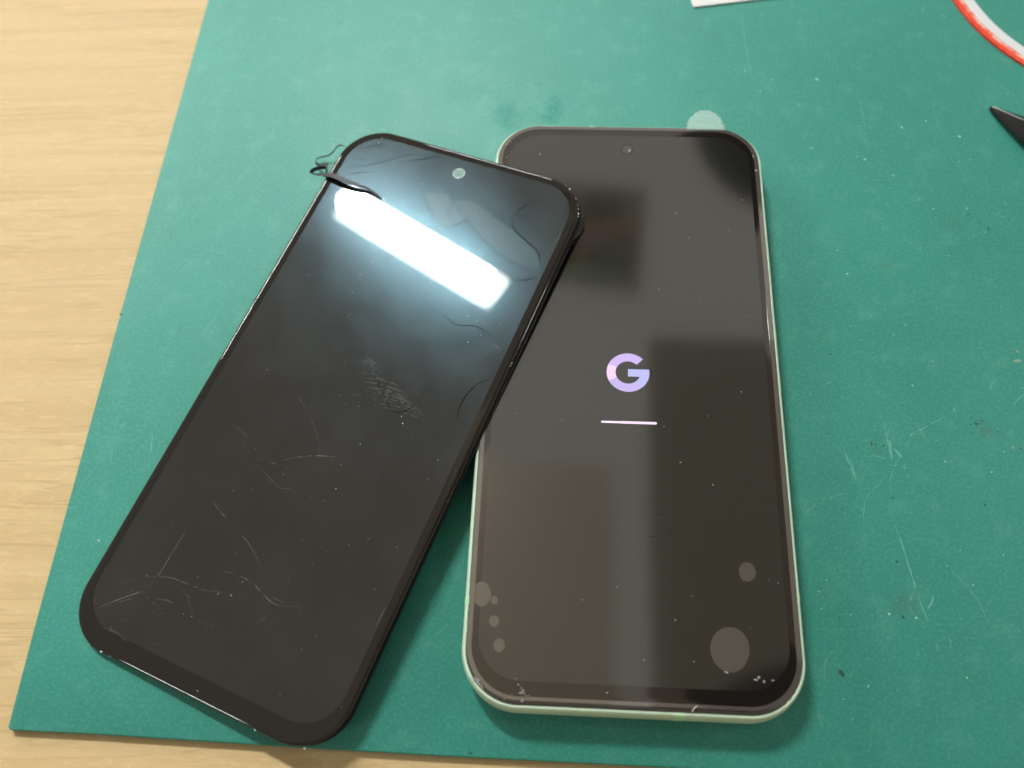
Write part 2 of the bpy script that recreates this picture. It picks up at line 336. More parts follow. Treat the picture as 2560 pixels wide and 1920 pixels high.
# ------------------------------------------------------------------ the desk
wood = material("pale_wood", rough=0.6, ior=1.36)
N = Nodes(wood)
v = N.coords(rot=math.radians(2.5))
long_v = N.coords(rot=math.radians(2.5), scale=(1.0, 0.055, 1.0))
mid_v = N.coords(rot=math.radians(2.0), scale=(1.0, 0.30, 1.0))
line_v = N.coords(rot=math.radians(2.5), scale=(1.3, 0.05, 1.0))
g1 = N.noise(long_v, 9.0, 5.0, 0.6, 0.35)
g2 = N.noise(mid_v, 190.0, 5.0, 0.65, 0.8)
g3 = N.noise(mid_v, 330.0, 3.0, 0.6, 0.3)
g4 = N.noise(v, 14.0, 3.0)
c = N.mix(N.remap(g1, 0.35, 0.68), (0.615, 0.424, 0.208), (0.678, 0.482, 0.246))
c = N.mix(N.math('MULTIPLY', N.remap(g2, 0.48, 0.70), 0.42), c, (0.79, 0.60, 0.335))
ln = N.noise(line_v, 9.0, 3.0, 0.55, 0.25)
c = N.mix(N.math('MULTIPLY', N.remap(ln, 0.484, 0.50, 0, 1), N.remap(ln, 0.519, 0.503, 0, 0.42)), c, (0.47, 0.31, 0.15))
c = N.mix(N.math('MULTIPLY', N.remap(g3, 0.52, 0.75), 0.30), c, (0.54, 0.37, 0.20))
c = N.mix(N.math('MULTIPLY', N.remap(g4, 0.45, 0.7), 0.28), c, (0.66, 0.45, 0.25))
N.put(N.p.inputs["Base Color"], c)
N.put(N.p.inputs["Roughness"], N.remap(g2, 0.3, 0.7, 0.50, 0.66))
N.bump(N.math('ADD', g2, g3), 0.10, 0.0002)
V, F = loft([ring3(rrect(-700, 600, -420, 500, 6, 4), -30), ring3(rrect(-700, 600, -420, 500, 6, 4), -3.5),
             ring3(rrect(-698.5, 598.5, -418.5, 498.5, 5, 4), -2.0)])
tag(link("desk", V, F, wood, smooth=30), kind="structure")

# ------------------------------------------------------------------ the green mat
rng = random.Random(7)
green = material("green_rubber", rough=0.72, ior=1.95, tint=(0.30, 1.0, 0.88), coat=1.0, coat_ior=1.37, coat_rough=0.46)
N = Nodes(green)
v = N.coords()
big = N.noise(v, 16.0, 4.0, 0.6)
mid = N.noise(v, 140.0, 5.0, 0.65)
fine = N.noise(v, 1500.0, 2.0, 0.6)
grain = N.noise(v, 4200.0, 1.0, 0.5)
wipe = N.noise(N.coords(rot=math.radians(68), scale=(1.0, 0.12, 1.0)), 90.0, 5.0, 0.7, 0.6)
base = N.mix(N.remap(big, 0.3, 0.7), (0.014, 0.168, 0.119), (0.021, 0.203, 0.149))
base = N.mix(N.math('MULTIPLY', N.remap(mid, 0.50, 0.72), 0.24), base, (0.12, 0.34, 0.27))
base = N.mix(N.math('MULTIPLY', N.remap(wipe, 0.56, 0.72), 0.16), base, (0.18, 0.38, 0.31))
base = N.mix(N.math('MULTIPLY', N.remap(fine, 0.45, 0.70), 0.42), base, (0.09, 0.33, 0.26))
base = N.mix(N.math('MULTIPLY', N.remap(grain, 0.35, 0.7), 0.25), base, (0.015, 0.19, 0.13))
wet = None
for x, y, w, h in OIL_STAINS:
    s = N.math('MULTIPLY', N.remap(N.blob(x * MM, y * MM, w * MM, h * MM, 0.15), 0.0, 0.7), N.remap(N.noise(v, 520.0, 5.0, 0.75, 0.8), 0.32, 0.68))
    wet = s if wet is None else N.math('MAXIMUM', wet, s)
base = N.mix(N.math('MULTIPLY', wet, 0.85), base, (0.012, 0.150, 0.105))
dirt = None
for x, y, w, h in BROWN_STAINS:
    s = N.math('MULTIPLY', N.remap(N.blob(x * MM, y * MM, w * 0.7 * MM, h * 0.7 * MM, 0.5), 0.0, 0.9), N.remap(N.noise(v, 330.0, 5.0, 0.7, 0.5), 0.35, 0.7))
    dirt = s if dirt is None else N.math('MAXIMUM', dirt, s)
base = N.mix(N.math('MULTIPLY', dirt, 0.62), base, (0.07, 0.09, 0.06))
N.put(N.p.inputs["Base Color"], base)
scuff = N.remap(N.math('ADD', N.math('MULTIPLY', N.noise(v, 800.0, 4.0, 0.7), 0.65), N.math('MULTIPLY', N.noise(v, 90.0, 5.0, 0.65, 0.5), 0.35)), 0.36, 0.64, 0.42, 0.52)
N.put(N.p.inputs["Coat Roughness"], scuff)
N.put(N.p.inputs["Coat Weight"], N.remap(wet, 0.0, 1.0, 1.0, 0.15, False))
N.bump(N.math('ADD', N.math('MULTIPLY', fine, 0.8), grain), 0.05, 0.00012)

mat_edge_pts = [(-130.9, -82.5), (-130.5, -83.0)] + [(x, y) for x, y in MAT_EDGE] + [(60, -84.1), (330, -84.3), (330.5, -84), (330.5, 300), (-128.3, 300), (-128.5, 200), (-129.2, 130.3), (-130.4, 31), (-131.0, -60)]
cut_mat = thing("work_mat", "worn green rubber work mat under the two phones", "mat")
def shrink(p, d):
    cx, cy = 100, 100
    return [(x + (d if x < cx else -d), y + (d if y < cy else -d)) for x, y in p]
V, F = loft([ring3(mat_edge_pts, -2.0), ring3(mat_edge_pts, -0.35), ring3(shrink(mat_edge_pts, 0.1), -0.1), ring3(shrink(mat_edge_pts, 0.35), 0.0)])
link("mat_sheet", V, F, green, cut_mat, smooth=50)
V, F = ribbons(MAT_SCRATCHES, 0.36, 0.04, rng, jitter=0.5, gaps=0.15)
tag(link("scratches", V, F, film_material("pale_scratch", (0.22, 0.56, 0.47), 0.55), cut_mat), kind="stuff")
V, F = ribbons(hairlines(75, (36, 125, -80, 130), 9.0, rng, 1.75) + hairlines(40, (-125, 0, -80, 130), 8.0, rng) + hairlines(40, (40, 125, 10, 80), 4.0, rng), 0.26, 0.035, rng, jitter=0.6, gaps=0.25)
tag(link("faint_scratches", V, F, film_material("faint_scratch", (0.24, 0.56, 0.47), 0.28), cut_mat), kind="stuff")
spots = [(x, y, r * 0.68) for x, y, r in MAT_FLECKS]
for _ in range(110):
    x, y = rng.uniform(-125, 125), rng.uniform(-82, 135)
    spots.append((x, y, 0.05 + 0.13 * rng.random() ** 3))
V, F = crumbs(spots, 0.02, rng)
tag(link("pale_flecks", V, F, material("pale_crumb", (0.40, 0.62, 0.54), 0.5), cut_mat, smooth=60), kind="stuff")
spots = [(x, y, r * 0.85) for x, y, r in MAT_DARKS]
for _ in range(40):
    spots.append((rng.uniform(40, 125), rng.uniform(-82, 120), 0.06 + 0.2 * rng.random() ** 3))
for x, y, r in MAT_DARKS[:4]:
    for _ in range(5):
        spots.append((x + rng.gauss(0, 2.2), y + rng.gauss(0, 2.0), rng.uniform(0.06, 0.25)))
V, F = crumbs(spots, 0.015, rng, flat=0.05)
tag(link("dark_spots", V, F, film_material("dark_grime", (0.03, 0.05, 0.035), 0.55, 0.7), cut_mat), kind="stuff")
# chips gouged out of the rubber: torn pale rim round a dirty patch
V, F = crumbs([(x, y, r * 0.55) for x, y, r in MAT_CHIPS], 0.02, rng, flat=0.1, sides=11, stretch=1.5)
tag(link("torn_chips", V, F, material("torn_rubber", (0.24, 0.30, 0.23), 0.7), cut_mat), kind="stuff")

# ------------------------------------------------------------------ the lit phone
HX, HY, RC = 35.4, 75.25, 12.2
phone = thing("smartphone", "working phone with mint green frame, lit boot logo and bubbled screen film", "phone")
mint = material("mint_aluminium", (0.58, 0.73, 0.56), 0.36, ior=1.6)
N = Nodes(mint)
N.bump(N.noise(N.coords(), 5000.0, 1.0), 0.05, 0.0001)
prof = ((2.6, 0.0), (1.5, 0.25), (0.75, 0.8), (0.25, 1.8), (0.03, 3.2), (0.0, 4.5), (0.05, 5.8), (0.20, 7.0), (0.36, 7.8), (0.52, 8.22), (0.72, 8.42), (0.96, 8.46), (1.07, 8.40), (1.1, 7.6))
V, F = loft([ring3(inset(HX, HY, RC, d, 20), z) for d, z in prof], True, True)
link("frame", V, F, mint, phone, smooth=40)
black_glass = material("black_cover_glass", (0.012, 0.0100, 0.0085), 0.07, ior=1.95, coat=1.0, coat_ior=1.85, coat_rough=0.04, tint=(1.0, 0.93, 0.86))
gp = ((1.12, 7.7), (1.12, 8.34), (1.17, 8.52), (1.29, 8.68), (1.5, 8.81), (1.75, 8.88), (2.05, 8.9))
V, F = loft([ring3(inset(HX, HY, RC, d, 20), z) for d, z in gp])
link("cover_glass", V, F, black_glass, phone, smooth=40)
panel_m = material("oled_panel", (0.013, 0.013, 0.011), 0.075, ior=2.2, coat=1.0, coat_ior=2.05, coat_rough=0.07)
V, F = loft([ring3(rrect(-HX + 3.6, HX - 3.6, -HY + 5.7, HY - 4.2, 9.0, 16), 8.91), ring3(rrect(-HX + 3.6, HX - 3.6, -HY + 5.7, HY - 4.2, 9.0, 16), 8.925)])
link("display_panel", V, F, panel_m, phone)
# the protective film is lifted along its border, where air under it reflects more
air_m = material("film_over_air", (0.105, 0.090, 0.080), 0.05, ior=2.7, coat=1.0, coat_ior=2.3, coat_rough=0.02, tint=(1.0, 0.94, 0.9))
outer = rrect(-HX + 1.25, HX - 1.25, -HY + 2.0, HY - 1.25, 10.9, 20)
inner = rrect(-HX + 2.3, HX - 2.3, -HY + 2.75, HY - 2.3, 10.0, 20)
V, F = loft([ring3(inner, 8.93), ring3(outer, 8.93), ring3(outer, 9.0), ring3(inner, 9.0), ring3(inner, 8.93)], False, False)
link("film_border", V, F, air_m, phone)
bub_m = material("air_bubble_film", (0.080, 0.069, 0.063), 0.05, ior=2.5, coat=1.0, coat_ior=2.3, coat_rough=0.02, tint=(1.0, 0.94, 0.92))
for x, y, rx, ry in BUBBLES:
    pts = []
    ph = rng.uniform(0, 6)
    for i in range(36):
        a = 2 * PI * i / 36
        w = 1 + 0.025 * math.sin(2 * a + ph) + 0.015 * math.sin(3 * a + 2 * ph)
        pts.append((max(x + rx * w * math.cos(a), -HX + 2.35), y + ry * w * math.sin(a)))
    V, F = loft([ring3(pts, 8.93), ring3(pts, 8.945), ring3([(x + (a - x) * 0.96, y + (b - y) * 0.96) for a, b in pts], 8.948)])
    link("air_bubble", V, F, bub_m, phone)
tab_m = film_material("clear_film", (0.55, 0.72, 0.66), 0.40, 0.12, gloss=1.6)
tp = TAB
cx, cy = sum(p[0] for p in tp) / len(tp), 74.5
tp2 = [(tp[0][0], 73.4)] + list(tp) + [(tp[-1][0], 73.0)]
grid = []
def tab_z(y):
    return 9.02 + 0.05 * math.sin((y - 73.4) * 1.7 + 0.6) + 0.03 * math.sin((y - 73.4) * 4.3) - 0.05 * (y - 74.0)
rows = []
left = [p for p in tp2[:6]]; 
ymax = max(p[1] for p in tp2)
def x_at(side, y):
    pts = tp2[:tp2.index(max(tp2, key=lambda p: p[1])) + 1] if side < 0 else tp2[tp2.index(max(tp2, key=lambda p: p[1])):][::-1]
    for a, b in zip(pts, pts[1:]):
        if min(a[1], b[1]) - 1e-6 <= y <= max(a[1], b[1]) + 1e-6:
            t = 0 if abs(b[1] - a[1]) < 1e-9 else (y - a[1]) / (b[1] - a[1])
            return a[0] + (b[0] - a[0]) * t
    return pts[-1][0]
NR = 26
top = []
bot = []
for i in range(NR + 1):
    y = 73.45 + (ymax - 0.02 - 73.45) * (1 - (1 - i / NR) ** 1.6)
    xl, xr = x_at(-1, y), x_at(1, y)
    top.append([(xl + (xr - xl) * j / 8, y, tab_z(y)) for j in range(9)])
V = [p for r in top for p in r]
F = [(i * 9 + j, i * 9 + j + 1, (i + 1) * 9 + j + 1, (i + 1) * 9 + j) for i in range(NR) for j in range(8)]
tabo = link("pull_tab", V, F, tab_m, phone, smooth=60)
sol = tabo.modifiers.new("thickness", 'SOLIDIFY'); sol.thickness = 0.06 * MM; sol.offset = 0
# front camera under the glass
def disc(x, y, r, z, h=0.012, n=28):
    p = [(x + r * math.cos(2 * PI * i / n), y + r * math.sin(2 * PI * i / n)) for i in range(n)]
    return loft([ring3(p, z), ring3(p, z + h)])
V, F = disc(-0.1, 66.5, 1.75, 8.926)
cam_ring = link("front_camera", V, F, black_glass, phone)
V, F = disc(-0.1, 66.5, 1.38, 8.94)
link("lens", V, F, material("camera_lens", (0.10, 0.088, 0.083), 0.18, ior=1.6), cam_ring)
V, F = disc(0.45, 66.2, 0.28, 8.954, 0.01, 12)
link("glint", V, F, material("lens_glint", (0.5, 0.45, 0.43), 0.3), cam_ring)  # small highlight on the lens, put in as a pale disc
# side keys
def key(name, y0, y1):
    rings = []
    for x, d in ((34.9, 0.0), (35.42, 0.0), (35.53, 0.12), (35.56, 0.3)):
        p = rrect(y0 + d, y1 - d, 3.1 + d, 6.4 - d, 1.3 - d, 6)
        rings.append([(x, a, b) for a, b in p])
    V, F = loft(rings)
    return link(name, V, F, mint, phone, smooth=40)
key("power_button", 25.3, 34.7)
key("volume_button", -3.0, 18.0)
# antenna breaks: plastic bands let into the frame
band_m = material("pale_green_plastic", (0.50, 0.86, 0.47), 0.45)
def band(side, c0, w):
    rings = []
    for d, z in prof[1:11]:
        e = d - 0.07
        if side == 'bottom':
            rings.append([(c0 - w / 2, -HY + e, z), (c0 + w / 2, -HY + e, z), (c0 + w / 2, -HY + e + 0.6, z), (c0 - w / 2, -HY + e + 0.6, z)])
        elif side == 'top':
            rings.append([(c0 - w / 2, HY - e, z), (c0 + w / 2, HY - e, z), (c0 + w / 2, HY - e - 0.6, z), (c0 - w / 2, HY - e - 0.6, z)])
        else:
            sx = -1 if side == 'left' else 1
            rings.append([(sx * (HX - e), c0 - w / 2, z), (sx * (HX - e), c0 + w / 2, z), (sx * (HX - e - 0.6), c0 + w / 2, z), (sx * (HX - e - 0.6), c0 - w / 2, z)])
    V, F = loft(rings)
    link("antenna_band", V, F, band_m, phone)
band('left', -53.6, 1.6)
band('bottom', 9.3, 2.0)
band('top', -9.5, 1.6)
band('left', 61.5, 1.6)
band('right', -50.0, 1.6)
# boot logo: a G in four lit shades, and the progress bar under it
def lit(name, c):
    return material(name, (0.0, 0.0, 0.0), 0.1, ior=1.45, emission=srgb(*c), strength=1.15)
logo_m = [lit("logo_mauve", (202, 180, 236)), lit("logo_pink", (236, 206, 236)), lit("logo_violet", (194, 178, 232)), lit("logo_blue", (184, 186, 244))]
GX, GY, GR, GI = -0.45, 0.62, 5.0, 2.9
V, F, FM = [], [], []
def quad(ps, k):
    b = len(V)
    V.extend([(GX + x, GY + y, 8.94) for x, y in ps])
    F.append(tuple(range(b, b + len(ps)))); FM.append(k)
for k, (a0, a1) in enumerate(((45, 154), (154, 206), (206, 311), (311, 348))):
    n = max(4, int((a1 - a0) / 4))
    for i in range(n):
        t0, t1 = math.radians(a0 + (a1 - a0) * i / n), math.radians(a0 + (a1 - a0) * (i + 1) / n)
        quad([(GI * math.cos(t0), GI * math.sin(t0)), (GR * math.cos(t0), GR * math.sin(t0)), (GR * math.cos(t1), GR * math.sin(t1)), (GI * math.cos(t1), GI * math.sin(t1))], k)
a0 = math.radians(348)
arc = [(GR * math.cos(math.radians(t)), GR * math.sin(math.radians(t))) for t in range(348, 371, 2)]
quad([(GI * math.cos(a0), GI * math.sin(a0))] + arc + [(0.0, 0.86), (0.0, -1.04), (2.72, -1.04)], 3)
link("boot_logo", V, F, logo_m, phone, face_mat=FM)
bar_m = lit("bar_light", (248, 236, 250)); bar_m2 = lit("bar_pink", (250, 222, 248))
def pill(x0, x1, y, h):
    return [(x0 + h / 2 - h / 2 * math.sin(PI * i / 8), y + h / 2 * math.cos(PI * i / 8)) for i in range(9)] + [(x1 - h / 2 + h / 2 * math.sin(PI * i / 8), y - h / 2 * math.cos(PI * i / 8)) for i in range(9)]
p1, p2 = pill(-6.7, 6.0, -12.1, 0.50), pill(-2.4, 6.03, -12.1, 0.62)
V = ring3(p1, 8.94) + ring3(p2, 8.95)
F = [tuple(range(18)), tuple(range(18, 36))]
link("progress_bar", V, F, [bar_m, bar_m2], phone, face_mat=[0, 1])
# dust and crumbs on the film
spots = [(x, y, r * 0.8) for x, y, r in PHONE_SPECKS]
for _ in range(45):
    spots.append((rng.uniform(-32, 32), rng.uniform(-70, 71), 0.03 + 0.07 * rng.random() ** 3))
V, F = crumbs(spots, 8.99, rng)
tag(link("dust", V, F, film_material("dust_grey", (0.5, 0.48, 0.45), 0.62, 0.7), phone), kind="stuff")
V, F = crumbs([(x, y, r * 0.75) for x, y, r in PHONE_DEBRIS], 9.0, rng, flat=0.5, stretch=1.6)
tag(link("adhesive_crumbs", V, F, film_material("crumb_white", (0.42, 0.40, 0.40), 0.42, 0.5), phone, smooth=60), kind="stuff")
V, F = strip([(11.6, -73.9, 9.0), (12.0, -73.2, 9.3), (12.7, -72.7, 9.4)], (0.22, 0.22, 0.15), 0.12)
link("lint", V, F, material("lint_white", (0.5, 0.48, 0.47), 0.6), phone)
# dry smudge on the film
sm = []
for k in range(16):
    x, y, w = 6.9 + rng.gauss(0, 1.5), -36.6 + rng.gauss(0, 1.3), rng.uniform(0.4, 1.5)
    sm.append([(x, y), (x + w * 0.5, y + rng.uniform(-0.2, 0.2)), (x + w, y + rng.uniform(-0.3, 0.3))])
V, F = ribbons(sm, 0.26, 8.97, rng, jitter=0.4)
tag(link("finger_smudge", V, F, film_material("dark_smudge", (0.006, 0.006, 0.006), 0.30, 0.6), phone), kind="stuff")

# ------------------------------------------------------------------ the removed display, leaning on the lit phone
X, Y, NN, CC = Vector((0.932012, -0.355289, 0.071583)), Vector((0.351978, 0.934395, 0.054938)), Vector((-0.086406, -0.026007, 0.995921)), Vector((-0.06708, -0.006565, 0.007744))
mw = Matrix(((X.x, Y.x, NN.x, CC.x), (X.y, Y.y, NN.y, CC.y), (X.z, Y.z, NN.z, CC.z), (0, 0, 0, 1)))
disp = thing("broken_display", "cracked black phone screen taken off and leaning on the lit phone", "phone screen", mw)
DX, DY, DR = 34.33, 73.02, 11.6
old_glass = material("scratched_cover_glass", (0.012, 0.010, 0.008), 0.16, ior=1.215, coat=1.0, coat_ior=1.78, coat_rough=0.012, tint=(0.40, 0.80, 1.0))
bezel_m = material("black_border_glass", (0.0145, 0.0118, 0.0094), 0.10, ior=1.05, coat=1.0, coat_ior=1.54, coat_rough=0.012)
chassis = material("black_plastic", (0.004, 0.004, 0.004), 0.35, ior=1.3)
V, F = loft([ring3(rrect(-DX + d, DX + 0.75 - d, -DY + d, DY - d, DR - d, 20), z) for d, z in ((0.9, -1.95), (0.5, -1.9), (0.32, -1.7), (0.3, -1.0), (0.42, -0.91))])
link("chassis", V, F, chassis, disp, smooth=40)
V, F = loft([ring3(inset(DX, DY, DR, d, 20), z) for d, z in ((0.35, -0.88), (0.12, -0.8), (0.0, -0.60), (0.02, -0.42), (0.12, -0.29), (0.28, -0.205), (0.62, -0.085), (0.85, -0.028), (1.1, 0.0))])
link("cover_glass", V, F, bezel_m, disp, smooth=45)
N = Nodes(old_glass)
sm1 = N.noise(N.coords(), 45.0, 5.0, 0.65, 0.4)
sm2 = N.noise(N.coords(rot=0.5, scale=(1, 0.2, 1)), 160.0, 4.0, 0.7)
N.put(N.p.inputs["Roughness"], N.remap(N.math('ADD', N.math('MULTIPLY', sm1, 0.7), N.math('MULTIPLY', sm2, 0.3)), 0.3, 0.7, 0.14, 0.22))
N.put(N.p.inputs["Base Color"], N.mix(N.remap(sm1, 0.35, 0.75), (0.013, 0.010, 0.007), (0.020, 0.016, 0.012)))
p = rrect(-DX + 2.4, DX - 2.4, -DY + 4.5, DY - 2.3, 9.2, 16)
V, F = loft([ring3(p, 0.006), ring3(p, 0.02)])
link("display_panel", V, F, old_glass, disp)
V, F = disc(-0.45, 66.5, 1.62, 0.022)
hole = link("camera_opening", V, F, material("opening_rim", (0.004, 0.005, 0.005), 0.3), disp)
V, F = disc(-0.45, 66.5, 1.28, 0.036)
link("window", V, F, material("opening_window", (0.24, 0.37, 0.33), 0.7, ior=1.2), hole)
# cracks, split layers, scratches, smears, dust
rng = random.Random(21)
V, F = ribbons(CRACKS, 0.21, 0.045, rng, jitter=0.25)
tag(link("crack", V, F, film_material("crack_dark", (0.005, 0.008, 0.011), 0.70, 0.8, gloss=1.02), disp), kind="stuff")
fm = film_material("split_layer", (0.02, 0.12, 0.14), 0.22, 0.27, gloss=1.34)
for pts in FACETS:
    V, F = [(x, y, 0.03) for x, y in smooth_line([Vector((a, b)) for a, b in pts + pts[:1]], 1.0)][:-1], []
    V2 = [(x, y, 0.036) for x, y, z in V]
    n = len(V)
    link("split_facet", V2, [tuple(range(n))], fm, disp)
V, F = ribbons(hairlines(110, (-31, 31, -66, 40), 3.6, rng), 0.075, 0.05, rng, jitter=0.7, gaps=0.3)
tag(link("faint_scratches", V, F, film_material("scratch_faint", (0.4, 0.39, 0.38), 0.10, 0.5), disp), kind="stuff")
V, F = ribbons(SCRATCHES, 0.10, 0.05, rng, jitter=0.9, gaps=0.22)
tag(link("scratches", V, F, film_material("scratch_white", (0.45, 0.43, 0.41), 0.24, 0.5), disp), kind="stuff")
V, F = ribbons(SMEAR, 0.36, 0.052, rng, jitter=0.8, gaps=0.3)
tag(link("finger_smear", V, F, film_material("grease_pale", (0.22, 0.23, 0.24), 0.13, 0.5), disp), kind="stuff")
V, F = crumbs([(x, y, r * 0.58) for x, y, r in SPECKS], 0.055, rng)
tag(link("dust", V, F, film_material("dust_white", (0.72, 0.71, 0.69), 0.85, 0.7), disp, smooth=60), kind="stuff")
spots = []
for _ in range(260):
    spots.append((rng.uniform(-31, 31), rng.uniform(-66, 68), 0.02 + 0.085 * rng.random() ** 4))
for _ in range(120):
    spots.append((rng.gauss(-14, 8), rng.gauss(30, 9), 0.02 + 0.05 * rng.random() ** 2))
V, F = crumbs(spots, 0.055, rng)
tag(link("dust", V, F, film_material("dust_faint", (0.6, 0.6, 0.6), 0.42, 0.7), disp, smooth=60), kind="stuff")
# chipped rim
spots = []
for a in (14, 18, 25, 30, 33, 41, 58, 66):
    t = math.radians(a)
    spots.append((DX - DR + (DR - 0.12) * math.cos(t), DY - DR + (DR - 0.12) * math.sin(t), rng.uniform(0.08, 0.26)))
spots += [(DX - 0.12, yy, rng.uniform(0.06, 0.16)) for yy in (20.5, 21.2, 23.8, 25.2, 26.0, -12.0, -12.6, -14.6)]
spots += [(x, y, r) for x, y, r in EDGE_CHIPS]
V, F = crumbs(spots, -0.22, rng, flat=0.4)
tag(link("edge_chips", V, F, material("chipped_glass", (0.55, 0.57, 0.57), 0.25), disp, smooth=60), kind="stuff")

# peeled black adhesive hanging from the removed display
inv = mw.inverted()
def to_disp(pts):
    return [inv @ (Vector(q) * MM) / MM for q in pts]
glue = material("black_adhesive", (0.035, 0.035, 0.036), 0.42, ior=1.6)
upl = (inv.to_3x3() @ Vector((0, 0, 1))).normalized()
V, F = strip(to_disp(STRIP_A), (0.5, 0.7, 1.0, 1.35, 1.5, 1.3, 1.0, 0.9, 0.8), 0.16, upl, (0.5, 0.35, 0.2, 0.1, 0.2, 0.7, 1.2, 1.4))
link("adhesive_strip", V, F, glue, disp, smooth=50)
V, F = strip(to_disp(STRIP_B), (0.35, 0.4, 0.5, 0.5, 0.6, 0.8, 1.3, 1.7), 0.16, upl, (1.2, 1.3, 1.4, 1.3, 1.0, 0.5, 0.2))
link("adhesive_strip", V, F, glue, disp, smooth=50)
V, F = strip(to_disp(STRIP_C), (1.4, 1.5, 1.6, 1.5, 1.2, 1.1, 0.9), 0.2, upl, (0.3, 0.6, 1.0, 1.1, 1.0, 0.8))
link("adhesive_strip", V, F, glue, disp, smooth=50)

# ------------------------------------------------------------------ things at the edge of the picture
# tape roll
roll = thing("tape_roll", "narrow roll of red double sided tape lying on the mat", "tape", Matrix.Translation((0.1528, 0.1475, 0)))
red_m = material("red_liner", (0.72, 0.055, 0.025), 0.35)
N = Nodes(red_m)
v = N.coords()
N.put(N.p.inputs["Base Color"], N.mix(N.remap(N.noise(v, 700.0, 4.0, 0.6), 0.45, 0.7), (0.82, 0.055, 0.022), (0.84, 0.13, 0.07)))
def annulus(r0, r1, z0, z1, n=160, b=0.12):
    prof = ((r0, z0), (r1, z0), (r1, z1 - b), (r1 - b, z1), (r0 + b, z1), (r0, z1 - b))
    V, F = [], []
    for i in range(n):
        t = 2 * PI * i / n
        V += [(r * math.cos(t), r * math.sin(t), z) for r, z in prof]
    m = len(prof)
    for i in range(n):
        j = (i + 1) % n
        for k in range(m):
            F.append((i * m + k, j * m + k, j * m + (k + 1) % m, i * m + (k + 1) % m))
    return V, F
V, F = annulus(54.7, 56.2, 0.02, 0.72, b=0.06)
link("liner", V, F, red_m, roll, smooth=40)
pink_m = material("wound_tape", (0.8, 0.5, 0.45), 0.4)
N = Nodes(pink_m)
N.put(N.p.inputs["Base Color"], N.mix(N.remap(N.noise(N.coords(), 300.0, 6.0, 0.75), 0.40, 0.60), (0.82, 0.13, 0.08), (0.84, 0.55, 0.48)))
V, F = annulus(53.5, 54.69, 0.02, 0.70, b=0.05)
link("wound_tape", V, F, pink_m, roll, smooth=40)
V, F = annulus(50.5, 53.49, 0.02, 0.74, b=0.1)
link("core", V, F, material("white_core", (0.70, 0.70, 0.71), 0.4), roll, smooth=40)

# white paper slip
paper_m = material("white_paper", (0.78, 0.76, 0.74), 0.65)
slip = [(19.9, 140), (20.3, 132.0), (21.1, 128.5), (41.9, 132.1), (60.0, 135.2), (60.0, 152.0), (20.0, 152.0)]
V, F = loft([ring3(slip, 0.05), ring3(slip, 0.55)])
tag(link("paper_slip", V, F, paper_m), "white paper slip lying at the far side of the mat", "paper")

# pointed black tool
tool = thing("pry_tool", "pointed black tool tip beside the tape roll", "tool", Matrix.Translation((0.1020, 0.0903, 0)) @ Matrix.Rotation(math.atan2(-8.6, 7.4), 4, 'Z'))
nylon = material("black_nylon", (0.013, 0.0125, 0.012), 0.30)
N = Nodes(nylon)
N.bump(N.noise(N.coords(), 900.0, 3.0), 0.12, 0.0002)
rings = []
for t, wl, wr, h, zb in ((0.0, 0.25, 0.3, 0.9, 0.35), (0.5, 0.55, 0.6, 1.2, 0.25), (1.4, 0.85, 1.0, 1.7, 0.2), (4.0, 1.65, 1.95, 2.5, 0.15), (8.0, 2.8, 3.2, 3.7, 0.1), (13.0, 4.0, 4.4, 5.2, 0.1), (22.0, 5.0, 5.4, 6.2, 0.1), (60.0, 5.2, 5.6, 6.4, 0.1)):
    # local y is to the left of the tip's direction: far side positive, near side negative
    r = [(t, wl, zb + h * 0.45), (t, wl * 0.92, zb + h * 0.62), (t, 0.10 - wr * 0.1, zb + h * 0.985), (t, -wr * 0.1, zb + h), (t, -0.14 - wr * 0.1, zb + h * 0.96), (t, -wr * 0.85, zb + h * 0.45), (t, -wr * 0.9, zb + h * 0.28), (t, -wr * 0.6, zb), (t, wl * 0.6, zb)]
    rings.append(r)
V, F = loft(rings)
link("blade", V, F, nylon, tool, smooth=38)
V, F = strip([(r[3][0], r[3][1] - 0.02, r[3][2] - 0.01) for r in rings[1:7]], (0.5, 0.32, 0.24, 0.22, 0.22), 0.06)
link("ridge_highlight", V, F, material("highlight_grey", (0.34, 0.34, 0.33), 0.3), tool)  # pale strip standing in for the highlight along the ridge

# ------------------------------------------------------------------ overhead: lamps, and made-up shapes for the screens to reflect
def ceiling_lamp(a, b, radius, power):
    """A batten lamp: glowing tube under a white housing."""
    lamp = bpy.data.objects.new("ceiling_lamp", None)
    col.objects.link(lamp)
    a, b = Vector(a), Vector(b)
    LX = (b - a).normalized()
    LY = Vector((0, 0, 1)).cross(LX)
    c = (a + b) / 2
    lamp.matrix_world = Matrix(((LX.x, LY.x, 0, c.x), (LX.y, LY.y, 0, c.y), (0, 0, 1, c.z), (0, 0, 0, 1)))
    tag(lamp, kind="structure")
    half, k = (b - a).length / 2 * 1000, radius / 31.0
    glow = material("lamp_tube", (0.8, 0.8, 0.8), 0.4, emission=(0.95, 1.0, 0.98), strength=power)
    rings = []
    for x, r in ((-half, 4), (-half + 3, 20), (-half + 14, 31), (half - 14, 31), (half - 3, 20), (half, 4)):
        rings.append([(x, k * r * math.cos(2 * PI * i / 16), k * r * math.sin(2 * PI * i / 16)) for i in range(16)])
    V, F = loft(rings)
    link("tube", V, F, glow, lamp, smooth=60)
    p = rrect(-half - 15, half + 15, -radius - 14, radius + 14, 6, 3)
    V, F = loft([ring3(p, radius + 5), ring3(p, radius + 44)])
    link("housing", V, F, housing_m, lamp)
housing_m = material("lamp_housing", (0.75, 0.75, 0.73), 0.5)
ceiling_lamp((-0.800, 1.114, 1.50), (-0.425, 0.852, 1.50), 28, 400.0)
